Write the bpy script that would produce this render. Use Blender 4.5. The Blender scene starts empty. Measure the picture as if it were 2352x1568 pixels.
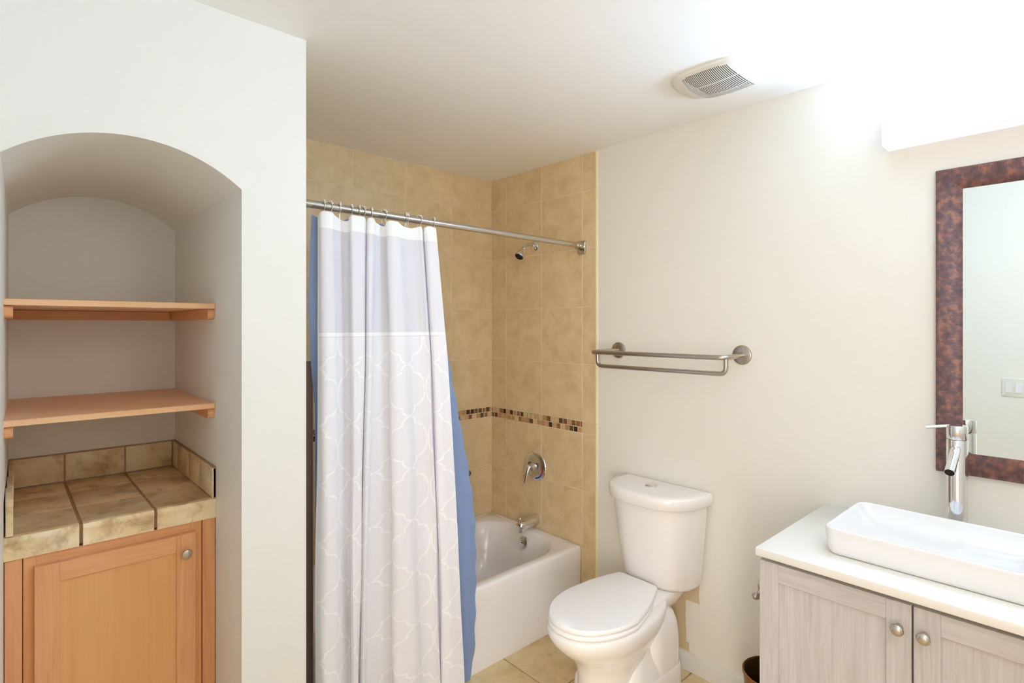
import bpy, bmesh, math, random
from mathutils import Vector, Matrix
random.seed(7)
C = bpy.context.scene.collection
S = bpy.context.scene
PI = math.pi

# ---------------------------------------------------------------- camera, world, lights, exposure
cam_d = bpy.data.cameras.new('camera')
cam = bpy.data.objects.new('camera', cam_d); C.objects.link(cam)
cam.location = (-2.33, -2.73, 1.587)
cam.rotation_euler = (math.radians(90), 0, math.radians(-42.6))
cam_d.sensor_width = 36.0
cam_d.lens = 36.0 * 1269.0 / 2352.0
cam_d.shift_y = -36.0 / 2352.0
cam_d.clip_start = 0.02
S.camera = cam

S.view_settings.view_transform = 'Standard'
S.view_settings.look = 'None'
S.view_settings.gamma = 1.0
S.view_settings.use_curve_mapping = False
S.view_settings.exposure = 0.22

w = bpy.data.worlds.new('world'); S.world = w; w.use_nodes = True
bg = w.node_tree.nodes['Background']
bg.inputs[0].default_value = (0.9, 0.95, 1.0, 1)
bg.inputs[1].default_value = 0.3

try:
    S.cycles.max_bounces = 12; S.cycles.diffuse_bounces = 8; S.cycles.glossy_bounces = 6
    S.cycles.transparent_max_bounces = 16
except Exception:
    pass

def area_light(name, loc, rot, sx, sy, power, col=(1, 1, 1)):
    l = bpy.data.lights.new(name, 'AREA'); l.shape = 'RECTANGLE'; l.size = sx; l.size_y = sy
    l.energy = power; l.color = col
    o = bpy.data.objects.new(name, l); C.objects.link(o); o.location = loc; o.rotation_euler = rot
    return o
# added unseen fill lights: a point in the room, an area in the hall
pl_d = bpy.data.lights.new('room_fill_light', 'POINT'); pl_d.energy = 9.5; pl_d.shadow_soft_size = .16; pl_d.color = (.98, .94, .92)
pl_o = bpy.data.objects.new('room_fill_light', pl_d); C.objects.link(pl_o); pl_o.location = (-1.45, -3.12, 2.18)
area_light('hall_fill_light', (-4.6, -4.7, 1.35), (math.radians(90), 0, math.radians(-46)), 1.5, 2.1, 92, (.98, .92, .89))
LAMP = 62      # strength of the vanity lamp's diffuser

H = 2.523       # ceiling
NX = -2.337     # left wall plane

# ---------------------------------------------------------------- materials
def lin(c):
    return tuple(((v/255)/12.92 if v/255 <= .04045 else ((v/255+.055)/1.055)**2.4) for v in c) + (1,)
MATS = {}
def mat(name, rgb=(200, 200, 200), rough=.5, metal=0.0, spec=.5, coat=0.0):
    if name in MATS: return MATS[name]
    m = bpy.data.materials.new(name); m.use_nodes = True
    b = m.node_tree.nodes['Principled BSDF']
    b.inputs['Base Color'].default_value = lin(rgb)
    b.inputs['Roughness'].default_value = rough
    b.inputs['Metallic'].default_value = metal
    b.inputs['Specular IOR Level'].default_value = spec
    b.inputs['Coat Weight'].default_value = coat
    MATS[name] = m
    return m
class N:
    """small node helper"""
    def __init__(s, m): s.m = m; s.t = m.node_tree; s.b = s.t.nodes.get('Principled BSDF')
    def n(s, kind, **kw):
        x = s.t.nodes.new(kind)
        for k, v in kw.items():
            if k.startswith('i_'):
                x.inputs[k[2:].replace('_', ' ')].default_value = v
            else: setattr(x, k, v)
        return x
    def l(s, a, b): s.t.links.new(a, b)
    def ramp(s, fac, stops, interp='LINEAR'):
        r = s.n('ShaderNodeValToRGB'); r.color_ramp.interpolation = interp
        e = r.color_ramp.elements
        while len(e) > 1: e.remove(e[-1])
        e[0].position = stops[0][0]; e[0].color = lin(stops[0][1])
        for p, c in stops[1:]:
            k = e.new(p); k.color = lin(c)
        s.l(fac, r.inputs[0]); return r.outputs[0]
    def coord(s, scale=(1, 1, 1), kind='Object'):
        tc = s.n('ShaderNodeTexCoord'); mp = s.n('ShaderNodeMapping')
        mp.inputs['Scale'].default_value = scale
        s.l(tc.outputs[kind], mp.inputs[0]); return mp.outputs[0]
    def noise(s, vec, scale, detail=4, rough=.55, dist=0.0):
        x = s.n('ShaderNodeTexNoise'); x.inputs['Scale'].default_value = scale
        x.inputs['Detail'].default_value = detail; x.inputs['Roughness'].default_value = rough
        x.inputs['Distortion'].default_value = dist
        s.l(vec, x.inputs['Vector']); return x.outputs[0]
    def math(s, op, a, b=None, c=None):
        x = s.n('ShaderNodeMath', operation=op)
        for i, v in enumerate((a, b, c)):
            if v is None: continue
            if isinstance(v, (int, float)): x.inputs[i].default_value = v
            else: s.l(v, x.inputs[i])
        return x.outputs[0]
    def mix(s, fac, a, b, mode='MIX'):
        x = s.n('ShaderNodeMix', data_type='RGBA', blend_type=mode)
        for i, v in ((0, fac), (6, a), (7, b)):
            if isinstance(v, (int, float)): x.inputs[i].default_value = v
            elif isinstance(v, tuple): x.inputs[i].default_value = v
            else: s.l(v, x.inputs[i])
        return x.outputs[2]
    def bump(s, h, strength=.2, dist=.002):
        x = s.n('ShaderNodeBump'); x.inputs['Strength'].default_value = strength
        x.inputs['Distance'].default_value = dist
        s.l(h, x.inputs['Height']); s.l(x.outputs[0], s.b.inputs['Normal'])

def paint(name, rgb, bump=.08):
    m = mat(name, rgb, .55, spec=.3); k = N(m)
    k.bump(k.noise(k.coord(), 140, 3), bump, .001)
    return m
WALL = paint('wall_paint', (240, 238, 231))
CEIL = paint('ceiling_paint', (250, 249, 246))
TRIMW = mat('trim_white', (226, 223, 217), .35)

# right wall paint with the strip behind the toilet left in the older tan coat
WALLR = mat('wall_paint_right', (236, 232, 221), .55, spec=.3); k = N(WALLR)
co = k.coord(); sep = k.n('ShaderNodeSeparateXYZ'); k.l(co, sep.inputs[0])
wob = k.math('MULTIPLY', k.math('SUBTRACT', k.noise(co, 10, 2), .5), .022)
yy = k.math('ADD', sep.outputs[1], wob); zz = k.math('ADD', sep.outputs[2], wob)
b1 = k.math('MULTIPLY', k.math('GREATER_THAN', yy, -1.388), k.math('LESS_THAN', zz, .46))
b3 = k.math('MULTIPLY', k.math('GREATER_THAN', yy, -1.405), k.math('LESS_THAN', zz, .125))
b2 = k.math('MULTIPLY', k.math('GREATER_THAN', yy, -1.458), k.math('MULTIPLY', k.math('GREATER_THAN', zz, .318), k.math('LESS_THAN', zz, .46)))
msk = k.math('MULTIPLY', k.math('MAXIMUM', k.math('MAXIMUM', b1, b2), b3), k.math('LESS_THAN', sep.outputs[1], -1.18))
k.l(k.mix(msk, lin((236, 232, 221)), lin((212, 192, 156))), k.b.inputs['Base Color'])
k.bump(k.noise(co, 140, 3), .08, .001)

def tile_mat(name, stops, rough=.35, scale=5.0, tint=.12, vein=None):
    m = mat(name, (200, 170, 120), rough, spec=.4); k = N(m)
    co = k.coord(); geo = k.n('ShaderNodeNewGeometry')
    rnd = geo.outputs['Random Per Island']
    off = k.n('ShaderNodeVectorMath', operation='ADD'); k.l(co, off.inputs[0])
    cmb = k.n('ShaderNodeCombineXYZ')
    for i in range(3): k.l(k.math('MULTIPLY', rnd, 13.0 + 7*i), cmb.inputs[i])
    k.l(cmb.outputs[0], off.inputs[1])
    n1 = k.noise(off.outputs[0], scale, 9, .68, .35)
    col = k.ramp(n1, stops)
    hsv = k.n('ShaderNodeHueSaturation'); k.l(col, hsv.inputs['Color'])
    k.l(k.math('ADD', k.math('MULTIPLY', rnd, tint), 1 - tint/2), hsv.inputs['Value'])
    outc = hsv.outputs[0]
    if vein:
        n2 = k.noise(off.outputs[0], scale*1.7, 9, .72, .25)
        f = k.n('ShaderNodeMapRange'); k.l(n2, f.inputs[0]); f.inputs[1].default_value = vein[1]; f.inputs[2].default_value = vein[2]
        f.inputs[4].default_value = vein[3]
        outc = k.mix(f.outputs[0], outc, lin(vein[0]))
    k.l(outc, k.b.inputs['Base Color'])
    k.bump(n1, .12, .003)
    return m
TILE = tile_mat('wall_tile', [(.32, (210, 182, 136)), (.5, (222, 197, 153)), (.68, (230, 207, 166))], .42, 9.0, .05)
FTILE = tile_mat('floor_tile', [(.3, (196, 164, 112)), (.5, (220, 194, 146)), (.7, (232, 210, 168))], .35, 6.0, .06, ((150, 112, 66), .58, .72, .7))
NTILE = tile_mat('niche_tile', [(.3, (214, 180, 126)), (.5, (240, 216, 172)), (.7, (248, 234, 204))], .4, 5.0, .14, ((146, 102, 52), .50, .72, .85))
GROUT = mat('grout', (232, 212, 186), .8)
GROUTB = mat('grout_brown', (176, 144, 114), .85)
BULL = mat('bullnose_glaze', (246, 230, 190), .35)
MOSA = mat('mosaic', (150, 110, 70), .25); k = N(MOSA)
geo = k.n('ShaderNodeNewGeometry')
k.l(k.ramp(geo.outputs['Random Per Island'], [(0, (58, 38, 28)), (.16, (216, 186, 140)), (.34, (150, 104, 66)), (.5, (186, 142, 96)), (.66, (92, 70, 42)), (.78, (206, 160, 116)), (.9, (126, 92, 58))], 'CONSTANT'), k.b.inputs['Base Color'])

def wood(name, stops, axis, scale=1.0, rough=.4, knots=0.0):
    m = mat(name, stops[1][1], rough, spec=.4); k = N(m)
    sc = [9.0*scale]*3; sc['xyz'.index(axis)] = .7*scale
    co = k.coord(tuple(sc))
    n1 = k.noise(co, 3.0, 6, .6, 1.4)
    sc2 = [70.0*scale]*3; sc2['xyz'.index(axis)] = 1.6*scale
    n2 = k.noise(k.coord(tuple(sc2)), 2.0, 3, .5)
    f = k.math('ADD', k.math('MULTIPLY', n1, .65), k.math('MULTIPLY', n2, .35))
    k.l(k.ramp(f, stops), k.b.inputs['Base Color'])
    k.bump(n2, .05, .001)
    return m
MAPLE = [(.32, (216, 152, 102)), (.5, (228, 166, 116)), (.68, (234, 176, 128))]
MAPLEP = [(.3, (222, 162, 104)), (.5, (228, 170, 112)), (.7, (232, 176, 120))]
MV = wood('maple_vertical', MAPLE, 'z'); MH = wood('maple_horizontal', MAPLE, 'x'); MPN = wood('maple_panel', MAPLEP, 'z', .5)
MY = wood('maple_depth', MAPLE, 'y')
MSH = wood('maple_shelf', [(.3, (234, 180, 132)), (.5, (242, 192, 146)), (.7, (246, 202, 158))], 'x')
GREY = [(.36, (190, 184, 182)), (.5, (200, 195, 194)), (.64, (208, 204, 204))]
GV = wood('greywash_vertical', GREY, 'z', 1.6, .45); GH = wood('greywash_horizontal', GREY, 'y', 1.6, .45)
GDK = mat('cabinet_dark_gap', (92, 82, 76), .7)

PORC = mat('porcelain', (245, 241, 236), .12, spec=.5, coat=.3)
SEATW = mat('seat_plastic', (250, 248, 246), .2)
ACRY = mat('tub_enamel', (242, 238, 234), .18, coat=.2)
SINKW = mat('sink_ceramic', (240, 240, 240), .1, coat=.3)
QUARTZ = mat('quartz_top', (240, 238, 232), .22)
CHROME = mat('chrome', (225, 225, 228), .07, 1.0)
NICKEL = mat('brushed_nickel', (188, 178, 168), .3, 1.0)
SATIN = mat('satin_steel', (200, 194, 186), .22, 1.0)
HOOKM = mat('hook_metal', (232, 226, 216), .3, .75)
DARK = mat('dark_hole', (30, 26, 24), .8)
RED = mat('red_mark', (170, 24, 30), .4); BLUE = mat('blue_mark', (36, 70, 160), .4)
BRONZE = mat('bronze_bin', (150, 104, 52), .35, .75)
BRONZED = mat('bronze_inside', (92, 60, 24), .5, .5)
FANW = mat('fan_plastic', (232, 228, 218), .4)
SWP = mat('switch_plastic', (234, 232, 224), .35); SWR = mat('rocker_plastic', (240, 240, 242), .3)
MIRR = mat('mirror_glass', (238, 242, 238), .01, 1.0)
LIPM = mat('lamp_trim', (232, 232, 240), .4); LIPM.node_tree.nodes['Principled BSDF'].inputs['Emission Color'].default_value = (.86, .90, 1.0, 1); LIPM.node_tree.nodes['Principled BSDF'].inputs['Emission Strength'].default_value = .45

DIFF = mat('lamp_diffuser', (255, 255, 255), .4); k = N(DIFF)
k.b.inputs['Emission Color'].default_value = (.62, .94, 1.34, 1); k.b.inputs['Emission Strength'].default_value = LAMP

def frame_mat(name, axis):
    m = mat(name, (110, 66, 50), .4, .25, .5); k = N(m)
    co = k.coord()
    n1 = k.noise(co, 46, 4, .55, .3)
    k.l(k.ramp(n1, [(.34, (86, 62, 64)), (.5, (112, 78, 72)), (.68, (158, 104, 80))]), k.b.inputs['Base Color'])
    wv = k.n('ShaderNodeTexWave', wave_type='BANDS', bands_direction=axis)
    k.l(co, wv.inputs[0]); wv.inputs['Scale'].default_value = 125; wv.inputs['Distortion'].default_value = .6
    k.bump(wv.outputs[1], .6, .0015)
    return m
FRZ = frame_mat('hammered_bronze_upright', 'Z'); FRY = frame_mat('hammered_bronze_cross', 'Y')

# ---- curtain fabrics
def sheer():
    m = bpy.data.materials.new('sheer_curtain'); m.use_nodes = True; k = N(m); t = m.node_tree
    b = k.b; b.inputs['Roughness'].default_value = .6
    b.inputs['Specular IOR Level'].default_value = .25
    try:
        b.inputs['Sheen Weight'].default_value = 0
    except Exception: pass
    uv = k.n('ShaderNodeUVMap', uv_map='UVMap'); sep = k.n('ShaderNodeSeparateXYZ'); k.l(uv.outputs[0], sep.inputs[0])
    U, V = sep.outputs[0], sep.outputs[1]
    HH, PP = .205, .205
    tv = k.math('PINGPONG', k.math('DIVIDE', V, HH), .5)         # 0 at the pinch, .5 at the widest
    fc = k.n('ShaderNodeFloatCurve')
    pts = [(0, .05), (.05, .22), (.12, .34), (.20, .41), (.29, .44), (.34, .47), (.38, .62), (.43, .73), (.52, .83), (.65, .91), (.8, .945), (1, .95)]
    def curve(fc, ps):
        cu = fc.mapping.curves[0]
        cu.points[0].location = ps[0]; cu.points[1].location = ps[-1]
        for p in ps[1:-1]: cu.points.new(*p)
        fc.mapping.update(); k.l(k.math('MULTIPLY', tv, 2.0), fc.inputs['Value'])
    curve(fc, pts)
    sl = k.n('ShaderNodeFloatCurve')                             # keeps the line's width where it runs slantwise
    curve(sl, [(0, .9), (.05, .85), (.10, .60), (.18, .42), (.27, .36), (.33, .55), (.36, .95), (.41, .80), (.48, .52), (.58, .40), (.75, .345), (1, .333)])
    wv = k.math('MULTIPLY', fc.outputs[0], PP*.5)
    du = k.math('PINGPONG', U, PP*.5)                            # distance to the nearest cell axis
    dd = k.math('ABSOLUTE', k.math('SUBTRACT', du, wv))
    line = k.math('LESS_THAN', dd, k.math('MULTIPLY', sl.outputs[0], .0040*3))
    brk = k.math('GREATER_THAN', k.noise(uv.outputs[0], 60, 2), .38)
    low = k.math('LESS_THAN', V, 1.545)
    pat = k.math('MULTIPLY', k.math('MULTIPLY', line, brk), low)
    hem = k.math('GREATER_THAN', V, 1.938)
    band = k.math('MULTIPLY', k.math('GREATER_THAN', V, 1.548), k.math('LESS_THAN', V, 1.562))
    edge = k.math('MAXIMUM', k.math('LESS_THAN', U, .008), k.math('GREATER_THAN', U, 9.0))
    solid = k.math('MAXIMUM', k.math('MAXIMUM', hem, band), edge)
    col = k.mix(k.math('MAXIMUM', pat, solid), lin((253, 251, 255)), lin((255, 255, 255)))
    k.l(col, b.inputs['Base Color'])
    weave = k.noise(k.coord((900, 900, 60), 'Object'), 1.0, 2)
    k.bump(k.math('ADD', k.math('MULTIPLY', weave, .1), pat), .2, .0006)
    tr = k.n('ShaderNodeBsdfTransparent'); tl = k.n('ShaderNodeBsdfTranslucent'); k.l(col, tl.inputs[0])
    ms = k.n('ShaderNodeMixShader'); ms.inputs[0].default_value = .04
    k.l(b.outputs[0], ms.inputs[1]); k.l(tl.outputs[0], ms.inputs[2])
    opq = k.math('MAXIMUM', pat, solid)
    alpha = k.math('ADD', k.math('MULTIPLY', opq, -.19), .22)
    alpha = k.math('SUBTRACT', alpha, k.math('MULTIPLY', k.math('MULTIPLY', low, k.math('SUBTRACT', 1.0, opq)), .115))
    m2 = k.n('ShaderNodeMixShader'); k.l(alpha, m2.inputs[0]); k.l(ms.outputs[0], m2.inputs[1]); k.l(tr.outputs[0], m2.inputs[2])
    k.l(m2.outputs[0], t.nodes['Material Output'].inputs[0])
    return m
SHEER = sheer()
LINER = mat('blue_liner', (142, 164, 206), .35, spec=.4); k = N(LINER)
k.bump(k.noise(k.coord((6, 6, 3)), 3.0, 2, .4), .25, .02)
tl = k.n('ShaderNodeBsdfTranslucent'); tl.inputs[0].default_value = lin((142, 164, 206))
ms = k.n('ShaderNodeMixShader'); ms.inputs[0].default_value = .2
k.l(k.b.outputs[0], ms.inputs[1]); k.l(tl.outputs[0], ms.inputs[2])
k.l(ms.outputs[0], k.t.nodes['Material Output'].inputs[0])

# ---------------------------------------------------------------- mesh helpers
def V(*a): return Vector(a)
def box(bm, x0, y0, z0, x1, y1, z1, bev=0.0, seg=2):
    if x0 > x1: x0, x1 = x1, x0
    if y0 > y1: y0, y1 = y1, y0
    if z0 > z1: z0, z1 = z1, z0
    vs = [bm.verts.new((x, y, z)) for x in (x0, x1) for y in (y0, y1) for z in (z0, z1)]
    q = [(0, 1, 3, 2), (4, 6, 7, 5), (0, 4, 5, 1), (2, 3, 7, 6), (0, 2, 6, 4), (1, 5, 7, 3)]
    fs = [bm.faces.new([vs[i] for i in f]) for f in q]
    if bev > 0:
        es = list({e for f in fs for e in f.edges})
        bmesh.ops.bevel(bm, geom=es, offset=bev, segments=seg, profile=.5, affect='EDGES')
def loft(bm, rings, closed=True, cap0=True, cap1=True):
    rs = [[bm.verts.new(p) for p in r] for r in rings]
    n = len(rs[0])
    for a, b in zip(rs, rs[1:]):
        for i in range(n if closed else n-1):
            j = (i+1) % n
            bm.faces.new((a[i], a[j], b[j], b[i]))
    if cap0: bm.faces.new(list(reversed(rs[0])))
    if cap1: bm.faces.new(rs[-1])
    return rs
def fillet(pts, r, n=6, closed=False):
    pts = [Vector(p) for p in pts]; out = []
    for i, p in enumerate(pts):
        if not closed and i in (0, len(pts)-1): out.append(p); continue
        a, c = pts[i-1], pts[(i+1) % len(pts)]
        d1, d2 = (a-p), (c-p)
        rr = min(r, d1.length*.49, d2.length*.49)
        p1, p2 = p + d1.normalized()*rr, p + d2.normalized()*rr
        for t in range(n+1):
            t /= n
            out.append(p1*(1-t)**2 + p*2*t*(1-t) + p2*t*t)
    return out
def tube(bm, pts, r, seg=14, closed=False, cap=True):
    pts = [Vector(p) for p in pts]; n = len(pts)
    rad = r if isinstance(r, (list, tuple)) else [r]*n
    tang = []
    for i in range(n):
        a = pts[(i-1) % n] if (closed or i) else pts[0]
        b = pts[(i+1) % n] if (closed or i < n-1) else pts[-1]
        tang.append((b-a).normalized())
    up = Vector((0, 0, 1)) if abs(tang[0].z) < .9 else Vector((1, 0, 0))
    nx = tang[0].cross(up).normalized(); rings = []
    for i in range(n):
        if i:
            ax = tang[i-1].cross(tang[i])
            if ax.length > 1e-7:
                nx = Matrix.Rotation(tang[i-1].angle(tang[i]), 3, ax.normalized()) @ nx
        ny = tang[i].cross(nx).normalized()
        rings.append([pts[i] + (nx*math.cos(2*PI*k/seg) + ny*math.sin(2*PI*k/seg))*rad[i] for k in range(seg)])
    if closed:
        rings.append(rings[0])
        loft(bm, rings, True, False, False)
        bmesh.ops.remove_doubles(bm, verts=bm.verts, dist=1e-7)
    else: loft(bm, rings, True, cap, cap)
def lathe(bm, prof, org=(0, 0, 0), axis=(0, 0, 1), seg=32, capped=True):
    ax = Vector(axis).normalized(); o = Vector(org)
    u = ax.cross(Vector((0, 0, 1)) if abs(ax.z) < .9 else Vector((1, 0, 0))).normalized(); v = ax.cross(u)
    rings = [[o + ax*h + (u*math.cos(2*PI*k/seg) + v*math.sin(2*PI*k/seg))*max(r, 1e-5) for k in range(seg)] for r, h in prof]
    loft(bm, rings, True, capped, capped)
def ball(bm, c, r, seg=14):
    lathe(bm, [(r*math.sin(PI*i/8), -r*math.cos(PI*i/8)) for i in range(9)], c, (0, 0, 1), seg)
def prism(bm, poly, d):      # poly: list of 3D points, d: extrusion vector
    d = Vector(d); a = [Vector(p) for p in poly]
    loft(bm, [a, [p+d for p in a]])
def rrect(cx, cy, hx, hy, r, z, n=6):
    out = []
    for sx, sy, a0 in ((1, 1, 0), (-1, 1, 90), (-1, -1, 180), (1, -1, 270)):
        for i in range(n+1):
            a = math.radians(a0 + 90*i/n)
            out.append(V(cx + sx*(hx-r) + r*math.cos(a), cy + sy*(hy-r) + r*math.sin(a), z))
    return out
def link(name, bm, m, parent=None, smooth=40, rel=True):
    bmesh.ops.recalc_face_normals(bm, faces=bm.faces)
    lim = math.radians(smooth)
    for f in bm.faces: f.smooth = True
    for e in bm.edges:
        e.smooth = len(e.link_faces) == 2 and e.calc_face_angle(0) < lim
    if parent is not None and rel:
        bmesh.ops.transform(bm, matrix=Matrix.Translation(-world_loc(parent)), verts=bm.verts)
    me = bpy.data.meshes.new(name); bm.to_mesh(me); bm.free()
    for x in (m if isinstance(m, list) else [m]): me.materials.append(x)
    o = bpy.data.objects.new(name, me); C.objects.link(o)
    if parent is not None: o.parent = parent
    return o
def world_loc(o):
    l = Vector((0, 0, 0))
    while o is not None: l += Vector(o.location); o = o.parent
    return l
def thing(name, label, cat, loc=(0, 0, 0), group=None):
    o = bpy.data.objects.new(name, None); C.objects.link(o); o.location = loc
    o.empty_display_size = .05
    return tag(o, label, cat, group)
def tag(o, label, cat, group=None):
    o['label'] = label; o['category'] = cat
    if group: o['group'] = group
    return o
def struct(name, bm, m, label=None, parent=None, smooth=40):
    o = link(name, bm, m, parent, smooth)
    if parent is None:
        o['kind'] = 'structure'
        if label: o['label'] = label
    return o
B = bmesh.new
def copy_tree(o, parent=None):
    c = o.copy(); C.objects.link(c)
    if parent is not None: c.parent = parent
    for ch in list(o.children): copy_tree(ch, c)
    return c

# ================================================================ THE SETTING
YF = -3.55      # wall behind the camera's end of the room
bm = B(); box(bm, -5.7, -5.4, -.12, .15, .15, -.006); fl = struct('floor', bm, GROUTB, 'bathroom floor of beige stone tiles')
bm = B()
xs = [-.575 + .335*k for k in range(-6, 3)]; ys = [-1.09 + .335*k for k in range(-8, 4)]
for xa, xb in zip(xs, xs[1:]):
    for ya, yb in zip(ys, ys[1:]):
        a0, a1, c0, c1 = max(xa, NX)+.0025, min(xb, -.0)-.0025, max(ya, YF)+.0025, min(yb, 0)-.0025
        if a1-a0 > .02 and c1-c0 > .02: box(bm, a0, c0, -.008, a1, c1, 0, .0015, 1)
ft = link('floor_tiles', bm, FTILE, fl)
bm = B(); box(bm, -5.7, -5.4, H, .15, .15, H+.1); struct('ceiling', bm, CEIL, 'smooth painted ceiling sloping light from the vanity lamp')
bm = B(); box(bm, .0, -3.75, -.1, .12, -.855, H+.05); struct('wall_right', bm, WALLR, 'cream painted wall behind the toilet and vanity')
bm = B(); box(bm, 0, YF, 0, NX, YF-.12, H); struct('wall_front', bm, WALL, 'cream painted wall behind the camera')
# left wall with the door opening the picture is taken from
bm = B(); box(bm, NX, -.938, 0, NX-.11, -2.42, H); box(bm, NX, -2.42, 2.07, NX-.11, -3.30, H); box(bm, NX, -3.30, 0, NX-.11, YF, H)
struct('wall_left', bm, WALL, 'cream painted wall seen in the mirror')
bm = B(); box(bm, -5.6, -5.4, 0, -5.7, -1.8, H); box(bm, -5.6, -5.3, 0, NX-.11, -5.4, H); box(bm, NX-.11, YF-.1, 0, NX-.21, -5.3, H); box(bm, -5.6, -1.9, 0, NX-.11, -1.8, H)
struct('wall_hall', bm, WALL, 'painted hall walls beyond the doorway')

# tiled walls of the bath alcove
ZJ = [.0, .055, .372, .687, .999, 1.064, 1.378, 1.690, 2.007, 2.322, H]
def tiled(name, uj, mosaic_u, place, outw, zlo, label):
    """uj: joint positions along the wall; place(u,z,d) -> point, d = distance out of the wall"""
    g = B(); p0, p1 = place(uj[0] + (.1 if name != 'wall_alcove_end' else 0), zlo, -.1), place(uj[-1], H, -.0012)
    box(g, *p0, *p1)
    base = struct(name, g, GROUT, label)
    t = B(); mz = B()
    for ua, ub in zip(uj, uj[1:]):
        for za, zb in zip(ZJ, ZJ[1:]):
            if zb <= zlo + .01: continue
            za = max(za, zlo)
            if abs(za-.999) < .002 and mosaic_u(min(ua, ub), max(ua, ub)): continue
            if abs(za-.999) < .002:
                pass
            s = 1 if ub > ua else -1
            box(t, *place(ua+s*.0017, za+.0017, -.006), *place(ub-s*.0017, zb-.0017, 0), .0012, 1)
    link('wall_tiles', t, TILE, base)
    return base
def mosaic(place, u0, u1, parent):
    m_ = B(); w_ = .0318; n = int(round(abs(u1-u0)/w_)); s = (u1-u0)/n
    for r in range(2):
        for i in range(-1, n+1):
            a = u0 + s*(i + (.5 if r else 0)); b_ = a + s
            a, b_ = max(min(a, b_), min(u0, u1)), min(max(a, b_), max(u0, u1))
            if b_-a < .006: continue
            z = 1.0 + .032*r
            box(m_, *place(a+.0014, z+.0014, -.006), *place(b_-.0014, z+.0306, .001), .0012, 1)
    link('mosaic_strip', m_, MOSA, parent)
pb = lambda u, z, d: (u, -d, z)
wb = tiled('wall_back', [0, -.318, -.642, -.963, -1.284, -1.6], lambda a, b: True, pb, (0, -1), 0, 'beige tiled long wall of the bath alcove with a mosaic strip')
mosaic(pb, -1.6, 0, wb)
pr = lambda u, z, d: (-d, u, z)
wr = tiled('wall_right_tile', [0, -.143, -.454, -.766, -.858], lambda a, b: a > -.77, pr, (-1, 0), 0, 'beige tiled end wall of the bath alcove with the taps')
mosaic(pr, -.766, 0, wr)
bm = B()
for za, zb in zip(ZJ, ZJ[1:]):
    if zb-za < .05: continue
    prism(bm, [V(.02, -.859, za+.001), V(-.004, -.859, za+.001), V(-.004, -.866, za+.001), V(-.002, -.873, za+.001), V(.004, -.877, za+.001), V(.02, -.877, za+.001)], (0, 0, zb-za-.002))
struct('trim_1', bm, BULL, 'pale glazed bullnose edge of the shower tiles')

# niche block: front face, arched recess, right return (tiled in the alcove)
NF, NB, NR, NE = -.938, -.05, -1.798, -1.6
NLF, NLB = -2.337, -2.318
bm = B()
def arch(n, xl, xr, spring, rise):
    c = (xl+xr)/2; h = (xr-xl)/2; R = (h*h + rise*rise)/(2*rise)
    out = []
    a = math.asin(h/R)
    for i in range(n+1):
        t = -a + 2*a*i/n
        out.append((c + R*math.sin(t), spring - (R-rise) + R*math.cos(t)))
    return out
NA = 40
af = arch(NA, NLF, NR, 2.000, .099); ab = arch(NA, NLB, NR, 1.986, .100)
loft(bm, [[V(x, NF, z) for x, z in af] + [V(NR, NF, H), V(NLF, NF, H)], [V(x, NB, z) for x, z in ab] + [V(NR, NB, H), V(NLB, NB, H)]])
struct('wall_niche', bm, WALL, 'white painted wall with an arched head over the deep linen niche', smooth=30)
bm = B(); box(bm, NR, NF, 0, NE, 0, H); struct('wall_niche_side', bm, WALL, 'white painted wall strip between the niche and the shower curtain')
bm = B(); box(bm, NX-.1, NB, 0, NR, 0, H); struct('wall_niche_back', bm, WALL, 'shaded back wall of the arched niche')
bm = B(); prism(bm, [V(NLF, NF, 0), V(NLB, NB, 0), V(NX-.1, NB, 0), V(NX-.1, NF, 0)], (0, 0, H)); struct('wall_niche_left', bm, WALL, 'left inner side of the arched niche')
bm = B(); box(bm, NE+.006, -.775, 0, -1.508, -.7605, 1.46, .001, 1); struct('strip_curtain_left', bm, mat('dark_brown_strip', (98, 80, 70), .6), 'dark brown upright strip behind the left edge of the shower curtain')  # plain dark brown strip filling the gap beside the curtain
pl_ = lambda u, z, d: (NE + d + .006, u, z)
wl = tiled('wall_alcove_end', [0, -.143, -.454, -.766], lambda a, b: True, pl_, (1, 0), 0, 'beige tiled far end of the bath alcove behind the curtain')

# baseboards
bm = B()
prism(bm, [V(0, -.878, 0), V(-.014, -.878, 0), V(-.014, -.878, .068), V(-.010, -.878, .078), V(0, -.878, .082)], (0, -1.10, 0))
struct('baseboard_right', bm, TRIMW, 'white baseboard between the bath tiles and the vanity')
bm = B(); box(bm, NR, NF-.012, 0, NE+.006, NF, .08, .002); struct('baseboard_niche', bm, TRIMW, 'white baseboard under the niche wall')

# ================================================================ BATHTUB
t = thing('bathtub', 'off-white alcove bathtub with a plain apron, behind the shower curtain', 'bathtub', (-.8, -.38, 0))
bm = B()
X0, X1, Y0, Y1, TZ = -1.592, -.003, -.757, -.003, .385
cx, cy, hx, hy = (X0+X1)/2, (Y0+Y1)/2, (X1-X0)/2, (Y1-Y0)/2
rings = []
n = 10
def tubring(x0, x1, y0, y1, r, z): return rrect((x0+x1)/2, (y0+y1)/2, (x1-x0)/2, (y1-y0)/2, r, z, n)
rings.append(tubring(X0, X1, Y0-.004, Y1, .004, 0))
rings.append(tubring(X0, X1, Y0-.004, Y1, .004, .062))
rings.append(tubring(X0, X1, Y0+.006, Y1, .004, .088))
rings.append(tubring(X0, X1, Y0, Y1, .004, .30))
rings.append(tubring(X0, X1, Y0-.002, Y1, .006, TZ-.018))
rings.append(tubring(X0+.002, X1-.002, Y0+.002, Y1-.002, .008, TZ-.006))
rings.append(tubring(X0+.008, X1-.006, Y0+.010, Y1-.006, .012, TZ))
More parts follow.
